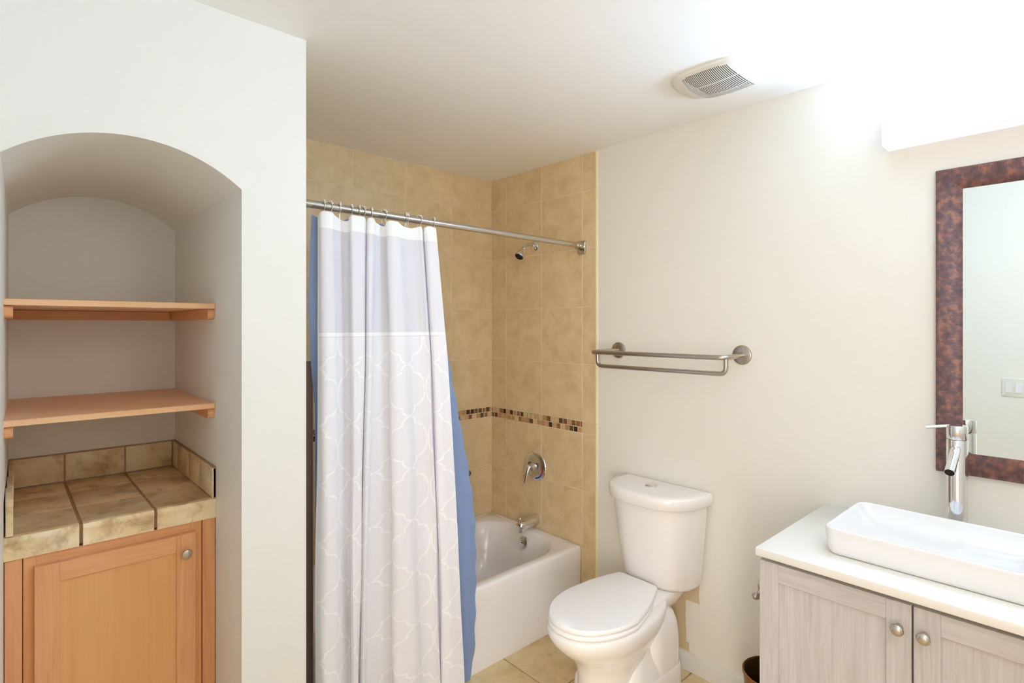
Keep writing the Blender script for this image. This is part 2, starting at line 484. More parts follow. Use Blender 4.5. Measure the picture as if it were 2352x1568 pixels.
IX0, IX1, IY0, IY1 = -1.47, -.062, -.698, -.085
rings.append(tubring(IX0-.016, IX1+.012, IY0-.012, IY1+.012, .21, TZ-.001))
rings.append(tubring(IX0-.004, IX1+.002, IY0-.003, IY1+.003, .20, TZ-.006))
rings.append(tubring(IX0+.004, IX1-.010, IY0+.006, IY1-.006, .20, TZ-.020))
rings.append(tubring(IX0+.05, IX1-.035, IY0+.020, IY1-.020, .19, TZ-.07))
rings.append(tubring(IX0+.14, IX1-.065, IY0+.040, IY1-.040, .18, TZ-.16))
rings.append(tubring(IX0+.22, IX1-.085, IY0+.06, IY1-.06, .16, .14))
rings.append(tubring(IX0+.28, IX1-.13, IY0+.10, IY1-.10, .13, .095))
rings.append(tubring(IX0+.40, IX1-.25, IY0+.17, IY1-.17, .10, .085))
loft(bm, rings)
link('tub_shell', bm, ACRY, t, 50)
# overflow plate
ov = B(); ax = V(-.95, 0, .30).normalized(); c = V(-.098, -.405, .322)
lathe(ov, [(.036, -.02), (.037, .004), (.036, .010), (.031, .014), (.006, .015), (.0, .015)], c, ax, 36)
o_ = link('overflow_plate', ov, CHROME, t); o_['label'] = 'round chrome overflow plate'
sc_ = B(); lathe(sc_, [(.004, .0), (.004, .0165), (.002, .0172), (0, .0172)], c, ax, 12); link('screw', sc_, DARK, o_)
bm = B(); lathe(bm, [(.035, 0), (.035, .004), (.0, .005)], (-.33, -.39, .0855), (0, 0, 1), 24); link('drain', bm, CHROME, t)

# tub spout
t = thing('tub_spout', 'chrome tub spout with a diverter pull above the bathtub', 'spout', (0, -.41, .44))
bm = B()
prof = [(0, .032, .036), (-.004, .034, .037), (-.03, .033, .034), (-.07, .031, .030), (-.11, .028, .027), (-.135, .026, .025), (-.146, .021, .020), (-.150, .010, .012)]
rr = []
for i, (x, ry, rz) in enumerate(prof):
    dz = .0 + (x/.15)*.012
    rr.append([V(x, -.41 + ry*math.cos(a), .440 + dz + rz*math.sin(a)) for a in [2*PI*q/28 for q in range(28)]])
loft(bm, rr)
prism(bm, [V(-.112, -.41+.018*math.cos(a), 0) + V(0, 0, .392) + V(-.016 + .016*math.sin(a), 0, 0) for a in [2*PI*q/20 for q in range(20)]], (0, 0, .03))
link('spout_body', bm, CHROME, t, 50)
bm = B(); lathe(bm, [(.0035, 0), (.0035, .014), (.007, .016), (.0075, .021), (.005, .025), (0, .026)], (-.132, -.41, .452), (0, 0, 1), 16); link('diverter_knob', bm, CHROME, t)

# mixer valve
t = thing('shower_valve', 'round chrome shower mixer with a curved lever on the tiled wall', 'shower valve', (0, -.405, .752))
bm = B(); lathe(bm, [(.086, 0), (.087, .003), (.083, .008), (.060, .013), (.042, .016), (.0, .0165)], (0, -.405, .752), (-1, 0, 0), 48)
pl2 = link('escutcheon', bm, CHROME, t)
for nm, m_, a0, a1 in (('hot_mark', RED, -2, 36), ('cold_mark', BLUE, 38, 84)):
    g = B(); q0, q1 = [], []
    for i in range(13):
        a = math.radians(a0 + (a1-a0)*i/12)
        for lst, rad, xx in ((q0, .064, -.0135), (q1, .073, -.0115)):
            lst.append(V(xx, -.405 - rad*math.cos(a), .752 - rad*math.sin(a)))
    loft(g, [q0, q1, [p + V(.001, 0, 0) for p in q1], [p + V(.001, 0, 0) for p in q0]], False, False, False)
    x_ = link(nm, g, m_, pl2); x_['label'] = ('red' if nm == 'hot_mark' else 'blue') + ' temperature arc'
bm = B(); lathe(bm, [(.024, .012), (.024, .034), (.021, .038), (.021, .052), (.0, .053)], (0, -.405, .752), (-1, 0, 0), 28); link('valve_hub', bm, CHROME, t)
bm = B()
P_ = [V(-.048, -.403, .765), V(-.062, -.403, .758), V(-.074, -.402, .738), V(-.082, -.400, .705), V(-.086, -.398, .668)]
rr = []
for i, p in enumerate(P_):
    wd = (.023, .022, .019, .015, .011)[i]; th = (.020, .015, .010, .007, .005)[i]
    nrm = (V(-1, 0, .3), V(-.7, 0, .7), V(-.95, 0, .25), V(-1, 0, .15), V(-1, 0, .1))[i].normalized()
    rr.append([p + V(0, 1, 0)*wd*math.cos(a) + nrm*th*math.sin(a) for a in [2*PI*q/20 for q in range(20)]])
loft(bm, rr); link('lever', bm, CHROME, t, 60)

# shower head
t = thing('wall_shower', 'small chrome shower head angled down from the tiled wall under the rod', 'shower head', (0, -.395, 2.062))
bm = B(); lathe(bm, [(.033, 0), (.033, .003), (.024, .010), (.012, .014), (0, .014)], (0, -.395, 2.062), (-1, 0, 0), 32); link('wall_flange', bm, CHROME, t)
bm = B(); tube(bm, fillet([V(-.004, -.395, 2.062), V(-.060, -.398, 2.070), V(-.090, -.401, 2.046)], .04, 10), .011, 16); link('shower_arm', bm, CHROME, t)
d = V(-.62, -.06, -.78).normalized(); o0 = V(-.090, -.401, 2.046)
bm = B(); lathe(bm, [(.010, -.006), (.014, 0), (.014, .012), (.010, .016), (.013, .022), (.015, .026), (.024, .052), (.028, .066), (.029, .074), (.027, .078), (.024, .076)], o0, d, 28, True)
hd = link('head_bell', bm, CHROME, t)
bm = B(); lathe(bm, [(.0245, .0745), (.0245, .0772), (0, .0775)], o0, d, 28); link('spray_face', bm, DARK, hd)

# soap dish on the back wall: only its tip shows past the curtain
t = thing('soap_dish', 'small grey corner of a soap dish on the tiles just past the blue liner', 'soap dish', (-.25, 0, .69))
bm = B()
prism(bm, [V(-.33, -.001, .672), V(-.33, -.09, .672), V(-.26, -.09, .672), V(-.215, -.06, .672), V(-.19, -.001, .672)], (0, 0, .016)); link('dish', bm, mat('soap_dish_grey', (110, 92, 80), .4), t)

# ================================================================ CURTAIN ROD, HOOKS, CURTAIN, LINER
RY, RZ = -.763, 2.028
t = thing('shower_curtain_rod', 'brushed steel shower curtain rod spanning the bath alcove', 'curtain rod', (-.8, RY, RZ))
bm = B(); tube(bm, [V(-1.592, RY, RZ), V(-.9, RY, RZ), V(-.03, RY, RZ-.004)], .0145, 24); link('rod', bm, SATIN, t)
for side, x0, sx in (('r', 0, -1), ('l', -1.592, 1)):
    f = B(); lz = RZ-.006
    pts = rrect(0, 0, .030, .038, .012, 0)
    loft(f, [[V(x0, RY + p.x, lz-.008 + p.y) for p in pts], [V(x0 + sx*.004, RY + p.x, lz-.008 + p.y) for p in pts], [V(x0 + sx*.010, RY + p.x*.88, lz-.008 + p.y*.9) for p in pts]])
    fl_ = link('wall_bracket', f, SATIN, t)
    f = B()       # the open cup that the rod drops into
    arc = [math.radians(a) for a in range(150, 391, 12)]
    q0 = [V(x0 + sx*.009, RY + .024*math.cos(a), lz + .024*math.sin(a)) for a in arc]
    q1 = [V(x0 + sx*.034, RY + .0235*math.cos(a), lz + .0235*math.sin(a)) for a in arc]
    i1 = [V(x0 + sx*.034, RY + .017*math.cos(a), lz + .017*math.sin(a)) for a in arc]
    i0 = [V(x0 + sx*.009, RY + .017*math.cos(a), lz + .017*math.sin(a)) for a in arc]
    loft(f, [q0, q1, i1, i0, q0], False, False, False)
    for k0 in (0, -1): f.faces.new([f.verts.new(p) for p in (q0[k0], q1[k0], i1[k0], i0[k0])])
    bmesh.ops.remove_doubles(f, verts=f.verts, dist=1e-6)
    link('bracket_cup', f, SATIN, fl_)
    f = B(); lathe(f, [(.0165, .028), (.0185, .034), (.0185, .048), (.016, .052)], (x0, RY, RZ-.004), (sx, 0, 0), 24); link('rod_collar', f, SATIN, t)

# fold plan: (x top, x bottom, depth) ; negative depth = towards the room
CT = [(-1.498, -1.529, -0.005), (-1.495, -1.516, -0.034), (-1.478, -1.500, -0.046), (-1.454, -1.465, -0.040), (-1.437, -1.436, -0.020), (-1.398, -1.398, 0.010), (-1.378, -1.391, 0.004), (-1.382, -1.402, -0.040), (-1.367, -1.393, -0.046), (-1.342, -1.385, -0.046), (-1.324, -1.375, -0.036), (-1.306, -1.357, -0.005), (-1.310, -1.367, -0.034), (-1.301, -1.366, -0.044), (-1.285, -1.355, -0.036), (-1.265, -1.328, -0.010), (-1.224, -1.219, 0.012), (-1.229, -1.227, -0.028), (-1.216, -1.207, -0.046), (-1.188, -1.147, -0.044), (-1.167, -1.113, -0.028), (-1.146, -1.086, -0.012), (-1.109, -1.047, -0.004), (-1.084, -1.024, -0.020), (-1.070, -1.013, -0.030), (-1.039, -0.976, 0.010), (-1.050, -0.992, -0.028), (-1.036, -0.966, -0.044), (-1.012, -0.921, -0.038), (-0.999, -0.891, -0.035)]
def catmull(P, t):
    n = len(P)-1; i = min(int(t), n-1); f = t-i
    p0, p1, p2, p3 = P[max(i-1, 0)], P[i], P[i+1], P[min(i+2, n)]
    tn = .42
    out = []
    for a, b, c, d in zip(p0, p1, p2, p3):
        m1, m2 = tn*(c-a), tn*(d-b)
        out.append((2*f**3-3*f*f+1)*b + (f**3-2*f*f+f)*m1 + (-2*f**3+3*f*f)*c + (f**3-f*f)*m2)
    return out
def lerp(a, b, f): return a + (b-a)*f
def ycen(z):
    if z > 1.45: return lerp(-.814, -.786, (z-1.45)/.55)
    return lerp(-.832, -.814, z/1.45)
HOOKX = [-1.466, -1.442, -1.401, -1.358, -1.322, -1.309, -1.270, -1.217, -1.114, -1.106, -1.051, -.977]
SUB = 8; NU = (len(CT)-1)*SUB
ZT, ZB, NV = 1.997, .03, 90
def topz(u):
    x, xb, d = catmull(CT, u)
    return 1.998 - .018*min(1, max(0, (d+.042)/.052))
cols = [catmull(CT, i/SUB) for i in range(NU+1)]
arc = [0.0]
for a, b in zip(cols, cols[1:]):
    arc.append(arc[-1] + math.hypot((b[0]-a[0] + b[1]-a[1])/2, b[2]-a[2]))
bm = B(); uvl = bm.loops.layers.uv.new('UVMap')
grid = []; uvd = {}
for j in range(NV+1):
    row = []
    for i, (xt, xb, d) in enumerate(cols):
        zt = topz(i/SUB); z = lerp(ZB, zt, j/NV); s = 1 - (z-ZB)/(1.997-ZB)   # 0 top .. 1 bottom
        # the sides flare mostly in the upper half
        f = 1-(1-s)**1.35
        amp = lerp(.75, 1.0, f) + .12*math.sin(i*.045 + 1.3)*s
        x = lerp(xt, xb, f) + .003*math.sin(z*7 + i*.11)*s
        y = ycen(z) + d*amp + .003*math.sin(z*9.0 + i*.21)*s
        v = bm.verts.new((x, y, z)); row.append(v); uvd[v] = (arc[i], z)
    grid.append(row)
for a, b in zip(grid, grid[1:]):
    for i in range(NU):
        f = bm.faces.new((a[i], a[i+1], b[i+1], b[i]))
        for l in f.loops: l[uvl].uv = uvd[l.vert]
# the gathered cloth doubles back on itself inside every raised pleat
for i0, i1, off in ((1, 3.6, .25), (7.2, 10.4, .55), (12.2, 14.3, .4), (17.4, 20.3, .7), (26.2, 29, .3)):
    prev = None
    for j in range(NV+1):
        row = []
        for q in range(int((i1-i0)*SUB)+1):
            v = grid[j][min(NU, int(i0*SUB)+q)]
            nv = bm.verts.new((v.co.x, v.co.y + .012, v.co.z - .002)); uvd[nv] = (uvd[v][0] + off, v.co.z); row.append(nv)
        if prev:
            for q in range(len(row)-1):
                f = bm.faces.new((prev[q], prev[q+1], row[q+1], row[q]))
                for l in f.loops: l[uvl].uv = uvd[l.vert]
        prev = row
curt = link('shower_curtain', bm, SHEER, None, 180)
tag(curt, 'sheer white shower curtain with a looping trellis pattern, bunched on the rod', 'shower curtain')

# blue liner hanging just behind it, its right side fanning out lower down
def interp(tab, z):
    for (za, xa), (zb, xb) in zip(tab, tab[1:]):
        if za >= z >= zb: return lerp(xa, xb, (za-z)/(za-zb))
    return tab[-1][1] if z < tab[-1][0] else tab[0][1]
LL = [(2.0, -1.507), (1.95, -1.511), (1.662, -1.526), (1.45, -1.520), (1.3, -1.506), (.6, -1.502), (0, -1.502)]
LR = [(2.0, -1.00), (1.75, -.965), (1.49, -.927), (1.298, -.886), (1.1, -.842), (.941, -.806), (.82, -.786), (.7, -.771), (.5, -.766), (.3, -.769), (.112, -.775), (.0, -.806)]
bm = B(); grid = []; NU2, NV2 = 110, 110
for j in range(NV2+1):
    row = []
    for i in range(NU2+1):
        u = i/NU2
        zt = 1.992 - .010*(.5-.5*math.cos(u*2*PI*11)); zb = .012 + .035*(1-u)
        z = lerp(zb, zt, j/NV2); low = 1 - z/2.0
        x = lerp(interp(LL, z), interp(LR, z), u) 
        yb = lerp(-.786, -.764, min(1, max(0, (z-1.55)/.43)))
        rip = .0055*math.sin(u*2*PI*10 + z*.6)*(1-.55*low)
        right = max(0, (u-.86)/.14)
        # old packing creases on the free right edge
        saw = abs(((z*7.3 + .35*right) % 1.0)-.5)*2
        rip = rip*(1-right) + right*(.010*(saw-.5)*(.35+.65*right) - .004)
        y = yb + (rip if z < 1.9 else rip*.6)
        row.append(bm.verts.new((x, min(y, -.770) if z < .42 else y, z)))
    grid.append(row)
for a, b in zip(grid, grid[1:]):
    for i in range(NU2): bm.faces.new((a[i], a[i+1], b[i+1], b[i]))
ln = link('shower_curtain_liner', bm, LINER, None, 25)
tag(ln, 'light blue plastic curtain liner showing beside the white curtain', 'curtain liner')

# hooks: wire loop over the rod with little roller beads
ORD = ['leftmost', 'second', 'third', 'fourth', 'fifth', 'sixth', 'seventh', 'eighth', 'ninth', 'tenth', 'eleventh', 'rightmost']
proto = thing('curtain_hook', 'x', 'curtain hook', (HOOKX[0], RY, RZ), 'roller hooks along the curtain rod')
bm = B()
loop = []
for a in range(-60, 241, 15):
    r_ = .0185
    loop.append(V(0, r_*math.cos(math.radians(a)), r_*math.sin(math.radians(a))))
path = [V(0, -.004, -.052), V(0, .004, -.058), V(0, .010, -.048)] + loop + [V(0, -.014, -.030), V(0, -.020, -.050), V(0, -.023, -.060), V(0, -.019, -.064), V(0, -.016, -.056)]
pth = fillet([p + V(HOOKX[0], RY, RZ) for p in path], .004, 3)
tube(bm, pth, .0015, 8); link('hook_wire', bm, HOOKM, proto)
bm = B()
for a in (34, 62, 90, 118, 146):
    ball(bm, V(HOOKX[0], RY + .0202*math.cos(math.radians(a)), RZ + .0202*math.sin(math.radians(a))), .0050, 10)
link('roller_beads', bm, HOOKM, proto)
for i, x in enumerate(HOOKX):
    h_ = proto if i == 0 else copy_tree(proto)
    h_.location = (x, RY, RZ); h_.rotation_euler = (0, 0, (0, .32, -.3, .05, -.32, .28, -.3, .3, -.32, -.28, .25, -.32)[i])
    h_['label'] = ('%s metal roller hook on the curtain rod' % ORD[i]) if i in (0, 11) else '%s metal roller hook from the left on the curtain rod' % ORD[i]

# ================================================================ TOILET
TY = -1.288
t = thing('toilet', 'white two-piece toilet with closed lid against the right wall', 'toilet', (-.35, TY, 0))
def egg(tip, back, hw, z, nb=.55, n=48, mid=None, pw=2.2, sk=0.0):
    """egg outline: tip = front x, back = rear x, hw = half width, nb = half width at the squared back / hw"""
    mid = mid if mid is not None else lerp(tip, back, .46)
    out = []
    for i in range(n):
        a = 2*PI*i/n
        c_, s_ = math.cos(a), math.sin(a)
        if c_ < 0: x = mid + (mid-tip)*(-1)*abs(c_)**(2/2.1); y = hw*abs(s_)**(2/2.1)*(1 if s_ >= 0 else -1)
        else:
            x = mid + (back-mid)*abs(c_)**(2/pw)
            q = (x-mid)/(back-mid)
            y = (hw*abs(s_)**(2/pw))*(1 if s_ >= 0 else -1)
            lim = lerp(hw, nb*hw, q**1.5)
            y = max(-lim, min(lim, y))
        out.append(V(x, TY + y + sk*max(0, (x-mid)/(back-mid)), z))
    return out
bm = B()
loft(bm, [egg(-.615, -.27, .112, .0, .8), egg(-.612, -.27, .110, .05, .8), egg(-.606, -.24, .106, .10, .8), egg(-.606, -.22, .106, .16, .8), egg(-.622, -.20, .118, .21, .8), egg(-.660, -.18, .142, .255, .75),
          egg(-.708, -.16, .166, .295, .80), egg(-.742, -.14, .182, .33, .82), egg(-.757, -.13, .188, .358, .84), egg(-.758, -.125, .188, .378, .84), egg(-.750, -.125, .183, .388, .84), egg(-.735, -.13, .170, .391, .84)])
# deck under the tank
dk = lambda hw, x0, x1, z, r=.03: rrect((x0+x1)/2, TY, (x1-x0)/2, hw, r, z)
loft(bm, [dk(.07, -.30, -.07, .285), dk(.095, -.31, -.05, .33), dk(.118, -.32, -.035, .37), dk(.122, -.32, -.03, .392), dk(.120, -.315, -.032, .400), dk(.112, -.305, -.04, .403)])
# rear trapway column and foot
loft(bm, [dk(.142, -.315, -.085, .02, .06), dk(.142, -.315, -.085, .12, .06), dk(.141, -.31, -.087, .22, .06), dk(.136, -.30, -.095, .28, .06), dk(.122, -.285, -.11, .32, .05), dk(.09, -.26, -.13, .345, .04), dk(.05, -.23, -.16, .355, .03)])
loft(bm, [dk(.150, -.56, -.055, .0, .09), dk(.150, -.56, -.055, .03, .09), dk(.147, -.555, -.058, .075, .09), dk(.142, -.55, -.064, .092, .085), dk(.130, -.53, -.08, .102, .08)])
loft(bm, [dk(.139, -.50, -.20, .09, .08), dk(.136, -.49, -.2, .115, .08), dk(.126, -.46, -.21, .15, .08), dk(.112, -.42, -.22, .19, .08), dk(.10, -.40, -.22, .26, .08)])
link('toilet_bowl', bm, PORC, t, 60)
bm = B(); loft(bm, [egg(-.746, -.20, .178, .392, .54, pw=4.5, sk=.026), egg(-.751, -.195, .182, .396, .54, pw=4.5, sk=.026), egg(-.751, -.195, .182, .405, .54, pw=4.5, sk=.026), egg(-.746, -.20, .178, .410, .54, pw=4.5, sk=.026)])
link('toilet_seat', bm, SEATW, t, 50)
bm = B(); loft(bm, [egg(-.741, -.20, .175, .412, .56, pw=4.5, sk=.026), egg(-.748, -.194, .180, .416, .56, pw=4.5, sk=.026), egg(-.749, -.193, .181, .426, .56, pw=4.5, sk=.026), egg(-.744, -.197, .177, .433, .56, pw=4.5, sk=.026), egg(-.70, -.22, .15, .4365, .56, pw=4.5, sk=.026), egg(-.55, -.35, .05, .438, .56, pw=4.5, sk=.026)])
link('toilet_lid', bm, SEATW, t, 50)
def dshape(x0, depth, hw, z, n=40, p=2.6):
    """D in plan: flat at the wall, bowed at the front"""
    out = []
    for i in range(n+1):
        a = PI*i/n
        s_, c_ = math.sin(a), math.cos(a)
        out.append(V(x0 - depth*abs(s_)**(2/p), TY + hw*abs(c_)**(2/2.9)*(1 if c_ > 0 else -1), z))
    out.append(V(x0, TY - hw*.97, z)); out.append(V(x0, TY + hw*.97, z))
    return out
bm = B(); loft(bm, [dshape(-.025, .125, .160, .404), dshape(-.02, .150, .176, .409), dshape(-.018, .162, .183, .425), dshape(-.016, .188, .196, .55), dshape(-.016, .212, .208, .69), dshape(-.016, .226, .214, .79), dshape(-.016, .226, .214, .80)])
tk = link('toilet_tank', bm, PORC, t, 50)
bm = B(); loft(bm, [dshape(-.016, .228, .216, .786), dshape(-.012, .246, .229, .7865), dshape(-.010, .252, .233, .790), dshape(-.010, .256, .2355, .815), dshape(-.010, .256, .2355, .831), dshape(-.011, .252, .233, .838), dshape(-.014, .243, .227, .8425), dshape(-.03, .20, .195, .844)])
link('tank_lid', bm, PORC, t, 50)
bm = B(); lathe(bm, [(.030, .0), (.030, .003), (.027, .006), (.024, .005), (.022, .007), (.0, .0078)], (-.112, TY+.012, .8435), (0, 0, 1), 32); x_ = link('flush_button', bm, CHROME, t); x_['label'] = 'round chrome flush button'

# ================================================================ TOWEL RACK
t = thing('towel_rack', 'brushed nickel two-bar towel rack on the cream wall above the toilet', 'towel rack', (0, -1.33, 1.46))
za, zl = 1.462, 1.388; xo = -.17
bm = B(); tube(bm, fillet([V(-.006, -1.010, za), V(xo, -.952, za-.006), V(xo, -1.668, za-.006), V(-.006, -1.655, za)], .055, 10), .0105, 18); link('upper_bar', bm, NICKEL, t)
bm = B(); tube(bm, fillet([V(xo+.02, -.990, za-.012), V(xo+.02, -.990, zl), V(xo+.02, -1.656, zl), V(xo+.02, -1.656, za-.012)], .045, 10), .0098, 18); link('lower_bar', bm, NICKEL, t)
for y in (-1.010, -1.655):
    bm = B(); lathe(bm, [(.041, 0), (.042, .003), (.040, .008), (.036, .010), (.0, .0105)], (0, y, za), (-1, 0, 0), 36); link('wall_flange', bm, NICKEL, t)

# ================================================================ VANITY
VX, VL, VR, VM = -.600, -1.985, -2.770, -2.379
t = thing('vanity_cabinet', 'grey-washed wood vanity cabinet with shaker doors under the white counter', 'vanity cabinet', (-.3, VM, 0))
bm = B(); box(bm, VX+.022, VL, .10, -.0, VR, .868, .001, 1); box(bm, VX+.08, VL-.002, 0, -.0, VR+.002, .10); link('carcass', bm, GV, t)
bm = B(); box(bm, VX+.030, VL-.004, .868, -.002, VR+.004, .879); link('counter_gap', bm, GDK, t)
def shaker(yl, yr, z0, z1, x, th, st, parent, mv, mh, mp, name='door', axis='y', rec=.008):
    """door with its back at x+th; axis y: spans y from yl (left) to yr"""
    def bb(bm_, u0, v0, u1, v1, d0, d1, bev=.0012):
        if axis == 'y': box(bm_, x+d0, u0, v0, x+d1, u1, v1, bev, 1)
        else: box(bm_, u0, x+d0, v0, u1, x+d1, v1, bev, 1)
    s = 1 if yr > yl else -1
    g = B(); bb(g, yl+s*(st-.002), z0+st-.002, yr-s*(st-.002), z1-st+.002, rec, th-.002, .0); d_ = link(name, g, mp, parent)
    for u in (yl, yr-s*st):
        g = B(); bb(g, u, z0, u+s*st, z1, 0, th); link('door_stile', g, mv, d_)
    for v in (z1-st, z0):
        g = B(); bb(g, yl+s*st, v, yr-s*st, v+st, .0002, th); link('door_rail', g, mh, d_)
    return d_
for yl, yr, ky, st in ((VL-.001, VM+.0025, -2.350, .056), (VM-.0025, VR+.001, -2.406, .056)):
    d_ = shaker(yl, yr, .115, .862, VX, .021, st, t, GV, GH, GV)
    bm = B(); lathe(bm, [(.010, 0), (.007, .004), (.006, .010), (.010, .014), (.0150, .019), (.0160, .024), (.0135, .029), (.007, .032), (0, .033)], (VX, ky, .797), (-1, 0, 0), 28)
    x_ = link('door_knob', bm, SATIN, d_); x_['label'] = 'round brushed nickel knob'
bm = B(); box(bm, -.622, VL+.003, .879, -.001, VR-.003, .904, .003, 2)
ct = link('vanity_countertop', bm, QUARTZ); tag(ct, 'plain white slab countertop on the grey-washed vanity', 'countertop')

# vessel sink
t = thing('vessel_sink', 'white rectangular vessel sink standing on the vanity countertop', 'sink', (-.34, VM-.01, .904))
sx0, sx1, sy0, sy1 = -.515, -.158, -2.638, -2.137
def sring(i, r, z): return rrect((sx0+sx1)/2, (sy0+sy1)/2, (sx1-sx0)/2-i, (sy1-sy0)/2-i, r, z, 8)
bm = B(); loft(bm, [sring(.018, .022, .9045), sring(.010, .028, .908), sring(.006, .030, .918), sring(.0, .032, .978), sring(.0005, .032, .983), sring(.003, .030, .9855), sring(.008, .026, .9855), sring(.011, .024, .982), sring(.016, .024, .972), sring(.060, .03, .930), sring(.085, .04, .922), sring(.16, .015, .919)])
link('basin', bm, SINKW, t, 50)
bm = B(); lathe(bm, [(.022, 0), (.022, .003), (.0, .004)], ((sx0+sx1)/2, (sy0+sy1)/2, .9192), (0, 0, 1), 24); link('sink_drain', bm, CHROME, t)

# faucet
FX, FY = -.088, -2.393
t = thing('vessel_faucet', 'tall chrome vessel faucet with a slanted spout behind the sink', 'faucet', (FX, FY, .904))
bm = B(); lathe(bm, [(.032, 0), (.032, .005), (.0275, .008), (.0275, .318), (.0268, .320)], (FX, FY, .904), (0, 0, 1), 40); link('faucet_body', bm, CHROME, t)
bm = B(); lathe(bm, [(.0265, .3215), (.0275, .323), (.0275, .362), (.026, .3655), (0, .367)], (FX, FY, .904), (0, 0, 1), 40); cp = link('faucet_cap', bm, CHROME, t)
bm = B(); tube(bm, [V(FX-.006, FY+.018, 1.2665), V(FX-.022, FY+.078, 1.256)], .0052, 14); link('faucet_lever', bm, CHROME, cp)
a_, b_ = V(FX-.005, FY, 1.205), V(FX-.120, FY, 1.140)
bm = B(); tube(bm, [a_, b_], .0135, 24, cap=False); dn = (b_-a_).normalized()
lathe(bm, [(.0135, 0), (.0125, .0008), (.0122, -.010), (.0, -.010)], b_, dn, 24, False)
link('faucet_spout', bm, CHROME, t)
bm = B(); lathe(bm, [(.0120, -.008), (.0, -.0075)], b_, dn, 20, False); link('aerator', bm, DARK, t)

# ================================================================ MIRROR
MT, MB_, ML, MR = 2.108, 1.100, -2.326, -2.936
t = thing('wall_mirror', 'wall mirror in a mottled dark bronze frame above the vanity', 'mirror', (0, (ML+MR)/2, 1.6))
fwid = .070
def rail(p0, p1, inn0, inn1, m_):
    """mitred bar: p = outer corners (y,z), inn = inner corners"""
    g = B()
    prof = [(0, 0.0), (0, .018), (.1, .024), (.5, .026), (.9, .016), (1, .010), (1, 0.0)]
    r0 = [V(-.0005-d_, lerp(p0[0], inn0[0], f), lerp(p0[1], inn0[1], f)) for f, d_ in prof]
    r1 = [V(-.0005-d_, lerp(p1[0], inn1[0], f), lerp(p1[1], inn1[1], f)) for f, d_ in prof]
    loft(g, [r0, r1]); return link('frame_rail', g, m_, t, 30)
iL, iR, iT, iB = ML-fwid, MR+fwid, MT-fwid, MB_+fwid
rail((ML, MT), (MR, MT), (iL, iT), (iR, iT), FRY); rail((ML, MB_), (MR, MB_), (iL, iB), (iR, iB), FRY)
rail((ML, MT), (ML, MB_), (iL, iT), (iL, iB), FRZ); rail((MR, MT), (MR, MB_), (iR, iT), (iR, iB), FRZ)
bm = B(); box(bm, -.008, iL+.004, iB-.004, -.002, iR-.004, iT+.004); link('mirror_pane', bm, MIRR, t)

# ================================================================ VANITY LIGHT
LY0, LY1, LZ0, LZ1, LD = -2.188, -2.80, 2.210, 2.356, .092
t = thing('vanity_light', 'long glowing white light bar on the wall above the mirror', 'wall light', (0, (LY0+LY1)/2, 2.27))
bm = B(); box(bm, -.0195, LY0-.004, LZ0+.013, -.0003, LY1+.004, LZ1-.004, .002); link('back_plate', bm, LIPM, t)
prof = [(-.020, LZ0+.0126), (-.084, LZ0+.0126), (-.090, LZ0+.030), (-.092, LZ0+.07), (-.090, LZ1-.030), (-.082, LZ1-.010), (-.060, LZ1), (-.020, LZ1)]
bm = B(); loft(bm, [[V(x, LY0-.019, z) for x, z in prof], [V(x, LY1+.019, z) for x, z in prof]]); link('diffuser', bm, DIFF, t)
bm = B(); box(bm, -.0005, LY0-.002, LZ0, -.0935, LY1+.002, LZ0+.0125, .002); link('lower_trim', bm, LIPM, t)
for y0, y1 in ((LY0, LY0-.018), (LY1, LY1+.018)):
    g = B(); pf = [(x-.001 if x < -.03 else x+.019, z + (.001 if z > 2.27 else -.013)) for x, z in prof]
    loft(g, [[V(x, y0, z) for x, z in pf], [V(x, y1, z) for x, z in pf]]); link('end_cap', g, LIPM, t)

# ================================================================ EXHAUST FAN
FCX, FCY = -.345, -1.722
t = thing('exhaust_fan', 'white slotted exhaust fan cover on the ceiling', 'exhaust fan', (FCX, FCY, H))
def fpt(u, v):
    r = max(abs(u), abs(v), 1e-6); q = r*(abs(u)**6 + abs(v)**6)**(-1/6) if r > 1e-5 else 1
    q = 1 - (1-q)*r**4
    x = .124*u*(1 + .12*(1-v*v))*q; y = .140*v*(1 + .12*(1-u*u))*q
    dz = .010 + .030*(1-u*u)**.8*(1-v*v)**.55
    return V(FCX + x, FCY + y, H - dz)
bm = B()
us = sorted(set([-1, -.97] + [-.92 + 1.84*i/46 for i in range(47)] + [.97, 1]))
NS = 27; v0, v1 = -.62, .62
vs = [-1, -.97, -.9, -.82, -.72]
for i in range(NS):
    a = lerp(v0, v1, i/NS); vs += [a, a + (v1-v0)/NS*.45]
vs += [v1, .72, .82, .9, .97, 1]; vs = sorted(set(vs))
gv = {(i, j): bm.verts.new(fpt(u, v)) for i, u in enumerate(us) for j, v in enumerate(vs)}
for i in range(len(us)-1):
    for j in range(len(vs)-1):
        um, vm = (us[i]+us[i+1])/2, (vs[j]+vs[j+1])/2
        lim = .92 - .12*max(0, abs(vm)-.3)
        slot = v0 < vm < v1 and ((vm-v0)/(v1-v0)*NS) % 1.0 < .45 and abs(um) < lim and abs(abs(um)-.34) > .022
        if not slot: bm.faces.new((gv[i, j], gv[i+1, j], gv[i+1, j+1], gv[i, j+1]))
